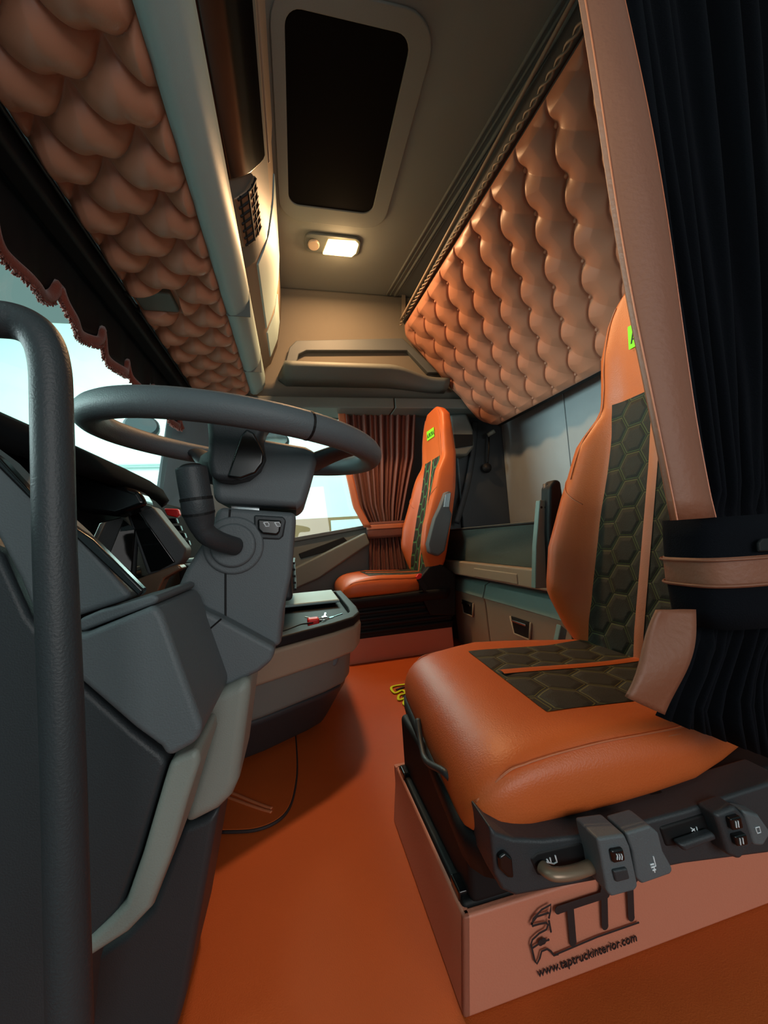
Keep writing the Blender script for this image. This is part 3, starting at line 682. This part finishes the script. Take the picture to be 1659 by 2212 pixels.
    loft('seat_pan', [[(x+sk*(y-py)*max(0,1-(x-px)/.56),y,z) for x, y in rrect(px+.01+k, px+.585-k, py-ws*.235+k, py+ws*.235-k, .05, 4)] for z, k in ((bz-.045,.03),(bz-.035,.006),(bz-.005,0),(bz+.012,.0),(bz+.014,.01))], m=M['black'], parent=s)
    box('slide_rail', (px+.0, py-.15, .10), (px+.58, py-.12, .125), m=M['gloss'], parent=s, bevel=.003)
    box('slide_rail', (px+.0, py+.12, .10), (px+.58, py+.15, .125), m=M['gloss'], parent=s, bevel=.003)
    return s, bx, zb0, zb
ds, dbx, dzb, dcb = make_seat(.185, .665, .335, True, 'driver seat in the foreground, orange leather with quilted dark hexagon inserts', M['hex_back'])
ps, pbx, pzb, pcb = make_seat(.185, 2.075, .415, False, 'passenger seat at the far side, orange leather with a lime name tag', M['hex_far'])
# driver's side valance with the controls (faces the door)
Yv = .405
slab('side_valance', [(1058,1785),(1075,1800),(1110,1812),(1175,1815),(1300,1800),(1480,1752),(1600,1712),(1700,1680),(1720,1830),(1659,1845),(1480,1868),(1290,1905),(1115,1938),(1085,1925),(1068,1890)], Yv, .05, m=M['darker'], parent=ds, bevel=.009, seg=4)
sd = slab('front_switch', [(1078,1852),(1092,1842),(1108,1855),(1112,1900),(1098,1898),(1080,1880)], Yv-.006, .01, m=M['gloss'], parent=ds, bevel=.003)
rc = slab('lever_recess', [(1142,1855),(1160,1840),(1255,1818),(1275,1832),(1290,1850),(1290,1885),(1200,1900),(1160,1895)], Yv-.001, .01, m=M['black'], parent=ds, bevel=.004)
tube('height_lever', [at(1170,1872,Y=Yv-.004), at(1195,1888,Y=Yv-.016), at(1240,1884,Y=Yv-.016), at(1285,1868,Y=Yv-.008)], .0072, m=M['bronze'], parent=ds, flat=.8)
m1 = slab('heater_module', [(1290,1812),(1350,1803),(1362,1830),(1380,1915),(1372,1926),(1322,1940),(1312,1930),(1298,1850)], Yv-.03, .035, m=M['dark'], parent=ds, bevel=.005)
slab('rocker_switch', [(1320,1838),(1348,1833),(1354,1862),(1326,1868)], Yv-.034, .006, m=M['gloss'], parent=m1, bevel=.003)
slab('blank_button', [(1325,1882),(1356,1876),(1362,1900),(1332,1908)], Yv-.033, .005, m=M['darker'], parent=m1, bevel=.002)
m2 = slab('tilt_lever', [(1352,1800),(1405,1784),(1424,1800),(1434,1840),(1455,1878),(1450,1890),(1388,1912),(1376,1900),(1366,1840)], Yv-.024, .03, m=M['dark'], parent=ds, bevel=.006)
slab('slide_recess', [(1425,1788),(1530,1755),(1590,1765),(1590,1800),(1500,1825),(1440,1832)], Yv-.002, .01, m=M['black'], parent=ds, bevel=.004)
slab('slide_lever', [(1468,1826),(1545,1800),(1552,1815),(1482,1843)], Yv-.014, .012, m=M['darker'], parent=ds, bevel=.004)
m3 = slab('rear_switch_pod', [(1545,1760),(1590,1742),(1648,1800),(1600,1860),(1575,1850),(1560,1800)], Yv-.02, .025, m=M['darker'], parent=ds, bevel=.005)
slab('pod_edge', [(1606,1752),(1640,1760),(1668,1800),(1650,1830),(1630,1828)], Yv-.022, .02, m=M['dark'], parent=ds, bevel=.004)
for q in (((1578,1770),(1602,1764),(1608,1790),(1584,1796)), ((1588,1808),(1614,1802),(1618,1826),(1594,1830))):
    slab('rocker_switch', q, Yv-.026, .008, m=M['gloss'], parent=m3, bevel=.002)
def icon(name, strokes, Y, parent, r=.0007):
    merged(name, [g_tube([at(x,y,Y=Y) for x,y in s_], r, 5) for s_ in strokes], m=M['white'], parent=parent)
icon('seat_symbol', [[(1180,1862),(1196,1866),(1203,1862),(1199,1848)],[(1181,1856),(1186,1864)],[(1188,1853),(1190,1862)]], Yv-.002, rc, .0009)
icon('heat_symbol', [[(1332+i*5,1845),(1334+i*5,1850),(1333+i*5,1857)] for i in range(3)], Yv-.0345, m1)
icon('tilt_symbol', [[(1411,1850),(1416,1870),(1406,1874)],[(1404,1868),(1412,1866)],[(1409,1880),(1416,1878)],[(1412,1872),(1414,1884)]], Yv-.0245, m2, .0009)
icon('slide_symbol', [[(1492,1788),(1500,1794),(1504,1800)],[(1494,1796),(1500,1790)],[(1504,1786),(1507,1796)]], Yv-.0025, ds)
icon('lumbar_symbol', [[(1589,1774),(1591,1788)],[(1594,1773),(1596,1787)],[(1598,1811),(1600,1825)],[(1604,1810),(1606,1823)]], Yv-.0265, m3)
icon('pod_symbol', [[(1632,1788),(1640,1786),(1643,1798),(1636,1800),(1632,1788)]], Yv-.0225, ds)
# front bar under the cushion
tube('adjust_bar', [at(903,1555,X=.20), at(910,1610,X=.19), at(922,1645,X=.185), at(960,1668,X=.185), at(985,1700,X=.20)], .005, m=M['darker'], parent=ds)
box('base_plate', (.186,.506,.10), (.60,.832,.118), m=M['black'], parent=ds, bevel=.006)
# far side armrest post folded upright and buckle
ar = merged('armrest_bracket', [g_prism([at(*p, Y=.955) for p in [(1166,1080),(1184,1080),(1183,1270),(1156,1272),(1158,1180)]], (0,.02,0))], m=M['teal'], parent=ds, bevel=.003)
for xx in (1170, 1179): merged('bolt_hole', [disc(at(xx,1096,Y=.954), .0035, (0,.002,0), 10)], m=M['black'], parent=ar)
merged('armrest', [g_prism([at(*p, Y=.935) for p in [(1188,1050),(1200,1034),(1213,1038),(1222,1100),(1210,1240),(1190,1262),(1186,1150)]], (0,.045,0))], m=M['black'], parent=ds, bevel=.012, seg=4)
merged('armrest_cap', [g_tube([at(1182,1078,Y=.965), at(1182,1046,Y=.965)], .012, 14)], m=M['darker'], parent=ds, smooth=True)
slab('lower_bracket', [(1212,1350),(1226,1362),(1218,1402),(1200,1408)], .95, .02, m=M['teal'], parent=ds, bevel=.003)
def buckle(px_, Y, s_, par):
    c = at(*px_, Y=Y)
    b = merged('buckle_stalk', [g_prism([c+Vector((x*s_,0,z*s_)) for x, z in ((-.012,-.012),(.012,-.004),(.035,-.05),(.02,-.075))], (0,.015,0))], m=M['black'], parent=par, bevel=.003)
    merged('buckle_button', [g_prism([c+Vector((x*s_,-.001,z*s_)) for x, z in ((-.016,.0),(-.002,.014),(.014,.012),(.008,-.006),(-.010,-.012))], (0,.014,0))], m=M['red'], parent=b, bevel=.002)
buckle((1163,1398), .93, 1.0, ds)
buckle((906,1246), 1.84, 1.1, ps)
# passenger armrest
pa = slab('armrest', [(962,1064),(968,1060),(976,1062),(972,1100),(978,1110),(962,1190),(948,1202),(928,1195),(924,1175),(938,1120),(950,1095)], 1.82, .05, m=M['dark'], parent=ps, bevel=.014, seg=5)
slab('armrest_hinge', [(962,1066),(974,1064),(970,1096),(958,1096)], 1.815, .01, m=M['chrome'], parent=pa, bevel=.003)
slab('buckle_housing', [(905,1250),(925,1225),(950,1215),(985,1240),(985,1330),(930,1330),(908,1285)], 1.87, .05, m=M['black'], parent=ps, bevel=.01)

# leather covered seat pedestals (open boxes)
def pedestal(x0, x1, y0, y1, z, label):
    b = empty('seat_pedestal', ((x0+x1)/2, (y0+y1)/2, 0), label, 'pedestal')
    t = .012; fl = .012
    merged('leather_panel', [g_prism([(x0,y0,0),(x1,y0,0),(x1,y0+.005,z),(x0+fl,y0+.005,z)], (0,t,0))], m=M['box'], parent=b, bevel=.004)
    merged('leather_panel', [g_prism([(x0,y0,0),(x0,y1,0),(x0+fl,y1-.005,z),(x0+fl,y0+.005,z)], (t,0,0))], m=M['box'], parent=b, bevel=.004)
    merged('leather_panel', [g_box((x0+.01,y1-t,0),(x1,y1,z))], m=M['box'], parent=b)
    merged('leather_panel', [g_box((x1-t,y0+.01,0),(x1,y1,z))], m=M['box'], parent=b)
    box('inner_base', (x0+.03,y0+.02,0), (x1-.02,y1-.02,z-.01), m=M['black'], parent=b)
    return b
p1 = pedestal(.170, .785, .49, .845, .112, 'leather wrapped pedestal with black truck logo under the near seat')
p2 = pedestal(.195, .76, 1.895, 2.27, .125, 'plain leather wrapped pedestal under the far passenger seat')
# logo on the door-facing side of the near pedestal
Yl = .4885
def ink(name, strokes, r):
    out = []
    for s_ in strokes:
        v, f_ = g_tube([at(x,y,Y=Yl) for x,y in s_], r, 10); v = [Vector((p.x, Yl+(p.y-Yl)*.2*min(1,.002/r), p.z)) for p in v]; out.append((v, f_))
        for e in (s_[0], s_[-1]):
            c = at(e[0],e[1],Y=Yl); out.append(g_prism([c+Vector((r*math.cos(a*PI/8), -.0003, r*math.sin(a*PI/8))) for a in range(16)], (0,.0006,0)))
    merged(name, out, m=M['ink'], parent=p1)
lg = 1
ink('logo_letters', [[(1206,1966),(1260,1948),(1310,1932)],[(1232,1960),(1238,2035)],[(1305,1905),(1307,2000)],[(1304,1925),(1350,1900),(1372,1898)],[(1361,1900),(1364,1982)]], .0052)
ink('logo_underline', [[(1200,2062),(1290,2024),(1379,1993)]], .0013)
ink('logo_truck', [[(1149,1996),(1152,1985),(1170,1965),(1190,1954),(1189,1968),(1186,1982)],[(1149,1994),(1160,1980),(1184,1972)],[(1151,2000),(1165,1996),(1180,1993),(1184,1998),(1180,2008),(1165,2016),(1150,2030),(1147,2040),(1155,2075),(1160,2082),(1166,2070),(1170,2055),(1182,2050),(1190,2055),(1197,2064),(1205,2061)],[(1186,1990),(1190,2012)],[(1150,2048),(1165,2038),(1185,2030)]], .0014)
ink('logo_truck', [[(1168,2036),(1174,2033)]], .004)
text('web_address', 'www.taptruckinterior.com', (.2745, Yl, .0195), (1,0,0.0), (0,0,1), .0155, M['ink'], p1, sx=.93)

# ================================================================== FLOOR THINGS
fm = empty('footwell_mat', (-.12,1.06,0), 'raised orange leather mat with a stitched curved edge in the driver footwell', 'floor mat')
mp = [(-.36,.90),(-.185,.922),(-.12,.905),(-.075,.915),(-.048,.95),(-.035,1.02),(-.03,1.12),(-.035,1.30),(-.36,1.30)]
sm = [Vector((x,y,0)) for x,y in mp]
pth = smooth_path([(x,y,.002) for x,y in mp[1:8]], 6)
merged('mat_sheet', [g_prism([(-.36,.90,.001)]+[Vector((p.x,p.y,.001)) for p in pth]+[(-.36,1.30,.001)], (0,0,.007))], m=M['floor'], parent=fm, bevel=.003)
tube('edge_seam', [(p.x,p.y,.004) for p in pth], .0035, seg=8, n=0, m=M['ink'], parent=fm)
for o in (0,.012): tube('rib', [(-.215-o,1.075-o,.009),(-.12-o*.3,.985-o,.009),(-.085,.955-o,.009)], .004, seg=8, m=M['leather'], parent=fm, flat=.6)
ms = empty('floor_embroidery', (.38,1.5,0), 'yellow outlined script lettering sewn on the orange floor beside the near seat', 'floor lettering')
letters = [[(876,1478),(846,1484),(853,1497),(868,1491),(876,1497),(862,1502),(862,1512),(876,1508),(872,1520),(884,1526),(896,1518)]]
tube('embroidered_outline', [at(x,y,Z=.004) for x,y in letters[0]], .0055, seg=8, n=5, m=M['yellow'], parent=ms, flat=.5)
ink_ = [at(x,y,Z=.0042) for x,y in ((856,1490),(876,1484),(880,1500),(872,1505),(884,1515))]
tube('embroidered_fill', ink_, .006, seg=8, n=4, m=M['ink'], parent=ms, flat=.3)

# ================================================================== LOWER BUNK
XB = .83
lb = empty('lower_bunk', (1.1,1.6,0), 'lower bunk cabinet with beige lid and two handled drawers behind the seats', 'bunk')
box('bunk_lid', (XB-.03,.5,.395), (1.42,2.33,.445), m=M['beige'], parent=lb, bevel=.012)
box('lid_front', (XB-.035,.5,.385), (XB+.0,2.33,.455), m=M['beige'], parent=lb, bevel=.008)
box('lid_inset', (XB-.039,1.30,.392), (XB-.02,1.66,.432), m=M['beige'], parent=lb, bevel=.004)
box('cabinet_body', (XB+.03,.5,.0), (1.42,2.33,.39), m=M['dark'], parent=lb)
def drawer(y0, y1):
    prof_ = [(XB+.06,.37),(XB+.01,.345),(XB-.005,.29),(XB,.27),(XB+.01,.0),(XB+.06,.0)]
    d = prism('drawer', [(x,y0,z) for x,z in prof_], (0,y1-y0,0), m=M['beige'], parent=lb, bevel=.006)
    cap = [(XB+.058,.376),(XB+.008,.35),(XB-.010,.292),(XB+.0,.288),(XB+.02,.33),(XB+.058,.36)]
    prism('drawer_cap', [(x,y0+.001,z) for x,z in cap], (0,y1-y0-.002,0), m=M['teal'], parent=d, bevel=.003)
    yc = lerp(y0,y1,.5); hw = min(.07,(y1-y0)*.28)
    prism('handle_recess', [(XB-.003,yc-hw,.25),(XB-.003,yc-hw*.75,.185),(XB-.003,yc+hw*.75,.185),(XB-.003,yc+hw,.25)], (.008,0,0), m=M['black'], parent=d, bevel=.002)
    merged('recess_lip', [g_tube([(XB-.004,yc-hw,.25),(XB-.004,yc-hw*.75,.183),(XB-.004,yc+hw*.75,.183),(XB-.004,yc+hw,.25)], .0045, 8)], m=M['beige'], parent=d, smooth=True)
    box('handle', (XB-.012,yc-hw*.62,.232), (XB-.002,yc+hw*.75,.240), m=M['chrome'], parent=d, bevel=.002)
drawer(1.655, 2.02); drawer(1.08, 1.645); drawer(.52, 1.07)
def matt(s, t):
    y = lerp(.5, 2.33, s)
    return (XB+.0+.012*math.sin(PI*t)+.006*math.sin(y*9+t*5)*math.sin(PI*t), y, lerp(.455,.615,t))
mt = empty('mattress', (1.12,1.4,.455), 'grey green fabric mattress lying on the lower bunk', 'mattress')
surf('side_cover', matt, 90, 12, m=M['mattress'], parent=mt)
box('mattress_core', (XB+.02,.5,.452), (1.42,2.33,.612), m=M['mattress'], parent=mt, bevel=.01)
tube('piping', [(XB,.5,.615),(XB,1.2,.616),(XB,2.33,.615)], .005, m=M['black'], parent=mt)
box('top_cover', (XB-.002,.5,.612), (1.42,2.33,.622), m=M['grey'], parent=mt, bevel=.004)

# rear wall panels and seams
for i, (y0, y1) in enumerate(((.5,1.15),(1.16,1.72),(1.73,2.33))):
    struct(box('trim_%d' % (10+i), (1.422,y0,.63), (1.432,y1,1.9), m=M['wallf'], bevel=.004))
# far corner storage and lamp behind the passenger seat
sb = empty('corner_pocket', (1.15,2.3,1.1), 'grey moulded corner pocket with dark recess behind the passenger seat', 'storage pocket')
slab('pocket_shell', [(972,895),(1010,892),(1024,930),(1026,965),(1010,985),(978,985)], 2.27, .09, m=M['grey'], parent=sb, bevel=.02)
slab('pocket_recess', [(980,938),(1022,938),(1022,962),(984,968)], 2.265, .02, m=M['black'], parent=sb, bevel=.004)
rl = empty('reading_lamp', at(1060,935,Y=2.33), 'small gooseneck reading lamp with a pale tip on the far rear corner', 'lamp')
merged('lamp_head', [g_tube([at(1053,940,Y=2.30), at(1068,931,Y=2.28)], .014, 12)], m=M['light'], parent=rl, smooth=True)
tube('gooseneck', [at(1056,945,Y=2.33), at(1056,970,Y=2.31), at(1053,1000,Y=2.34)], .006, m=M['black'], parent=rl)
merged('lamp_base', [g_tube([at(1052,1010,Y=2.32), at(1052,1012,Y=2.36)], .03, 16)], m=M['black'], parent=rl, smooth=True)
tag(tube('belt_strap', [(.90,2.35,1.35),(.88,2.35,1.1),(.84,2.345,.8),(.76,2.345,.62),(.70,2.345,.45)], .018, m=M['black'], flat=.15), 'black seat belt webbing hanging between far curtain and passenger seat', 'seat belt')
tag(tube('belt_guide', [(1.22,2.34,1.34),(1.19,2.34,1.15),(1.12,2.34,.9),(1.02,2.33,.66)], .02, m=M['darker'], flat=.3), 'dark curved belt guide on the far wall behind the passenger seat', 'belt guide')

# ================================================================== CURTAINS
pc = empty('curtain', (.55,2.3,.4), 'pleated wine brown curtain with leather edge at the passenger window', 'curtain')
def pcur(s, t):
    z = lerp(.38, 1.40, 1-t); xl = interp([(.38,.42),(.62,.44),(.67,.44),(.80,.38),(1.1,.335),(1.4,.325)], z); xr = interp([(.38,.66),(.65,.63),(.9,.70),(1.1,.76),(1.4,.80)], z)
    x = lerp(xl, xr, s); amp = .012*(1 if z > .7 else .6)
    return (x, 2.328+amp*math.sin(s*PI*2*13+.6*math.sin(z*6))-.008*math.sin(s*40*1.3), z)
surf('pleated_cloth', pcur, 260, 40, solid=.002, m=M['wine'], parent=pc)
def pstr(s, t):
    z = lerp(.67, 1.40, 1-t); xl = interp([(.67,.405),(.80,.345),(1.1,.295),(1.4,.29)], z); return (lerp(xl, xl+.045, s), 2.302+.004*math.sin(z*18), z)
surf('leather_edge', pstr, 4, 30, solid=.004, m=M['leather'], parent=pc)
tb = empty('curtain_tieback', (.55,2.3,.63), 'wine tieback with a leather stripe holding the passenger curtain', 'curtain tieback')
def band(cx_, cy_, a, b, z0, z1, name, m, par, bulge=0, n=48, slope=0):
    rings = []
    for i in range(7):
        t = i/6; z = lerp(z0, z1, t); k = 1+bulge*math.sin(PI*t)
        rings.append([(cx_+a*k*sgp(math.cos(2*PI*j/n),.55), cy_+b*k*sgp(math.sin(2*PI*j/n),.55), z+slope*math.cos(2*PI*j/n)) for j in range(n)])
    vs_ = [p for r in rings for p in r]; fs = [(i*n+j, i*n+(j+1) % n, (i+1)*n+(j+1) % n, (i+1)*n+j) for i in range(6) for j in range(n)]
    o = pydata(name, vs_, fs, m=m, parent=par, smooth=True); s_ = o.modifiers.new('solid','SOLIDIFY'); s_.thickness = .003; return o
band(.545, 2.325, .118, .026, .60, .70, 'band', M['wine'], tb, .03)
band(.545, 2.325, .121, .029, .655, .682, 'leather_stripe', M['leather'], tb, .0)

dc = empty('curtain', (.62,.34,.3), 'long navy pleated curtain with wide leather edging beside the driver seat', 'curtain')
def xl(z): return interp([(.28,.40),(.385,.386),(.47,.455),(.50,.468),(.57,.468),(.60,.455),(.70,.447),(1.26,.413),(1.95,.375)], z)
def xr(z): return interp([(.28,.66),(.44,.68),(.48,.75),(.60,.75),(.75,.82),(1.26,1.0),(1.95,1.2)], z)
def dcur(s, t):
    z = lerp(max(.30,lerp(.385,.24,s)), 1.95, 1-t)
    if z < .5: z = z
    a, b = xl(z)-.012, xr(z)
    x = lerp(a, b, s); k = sstep(.55,.9,z)
    amp = lerp(.007,.016,k)*(.7+.5*math.sin(s*17+2))
    tie = sstep(.44,.485,z)*(1-sstep(.585,.63,z)); amp *= 1-.65*tie
    y = .352+.012*tie+amp*math.sin(s*PI*2*11+.5*math.sin(z*3+s*4))+.006*(1-tie)*math.sin(s*PI*2*23+z*4)+.03*s*(1-tie)
    return (x, y, z)
surf('pleated_cloth', dcur, 420, 60, solid=.002, m=M['navy'], parent=dc)
def dstr(s, t):
    z = lerp(.597, 1.95, 1-t); b = xl(z)
    a = interp([(.597,.389),(.75,.380),(1.24,.343),(1.95,.30)], z)
    return (lerp(a, b, s), .326+.004*math.sin(z*9+s*2)+.012*(s-.5)**2*4-.004, z+.0)
surf('leather_edge', dstr, 8, 60, solid=.004, m=M['strip'], parent=dc)
for sd_ in (0.05, .95):
    merged('edge_stitching', [g_tube([Vector(dstr(sd_, i/60))+Vector((0,-.0022,0)) for i in range(61)], .0009, 5)], m=M['leather'], parent=dc)
def dlow(s, t):
    top = at(1420,1318,Y=.345).lerp(at(1502,1318,Y=.345), s); bot = at(1346,1503,Y=.335).lerp(at(1440,1546,Y=.335), s)
    p = top.lerp(bot, t); return p+Vector((.0,.004*math.sin(s*3+t*5)-.004*math.sin(t*PI),0))
surf('leather_edge_end', dlow, 8, 20, solid=.004, m=M['strip'], parent=dc)
dt = empty('curtain_tieback', (.56,.36,.48), 'navy tieback band with a pink brown leather stripe around the near curtain', 'curtain tieback')
cxb, ab = .597, .160
band(cxb, .362, ab, .046, .475, .597, 'band', M['navy'], dt, .02)
sx_ = band(cxb, .362, ab*1.02, .0495, .520, .553, 'leather_stripe', M['strip'], dt, .0)
for z in (.5225, .5505):
    merged('stripe_piping', [g_tube([(cxb+ab*1.035*sgp(math.cos(2*PI*j/60),.55), .362+.0510*sgp(math.sin(2*PI*j/60),.55), z) for j in range(60)], .0016, 6, True)], m=M['strip'], parent=dt, smooth=True)
slab('badge', [(1640,1172),(1648,1163),(1675,1162),(1680,1190),(1642,1192)], .312, .004, m=M['black'], parent=dt, bevel=.002)
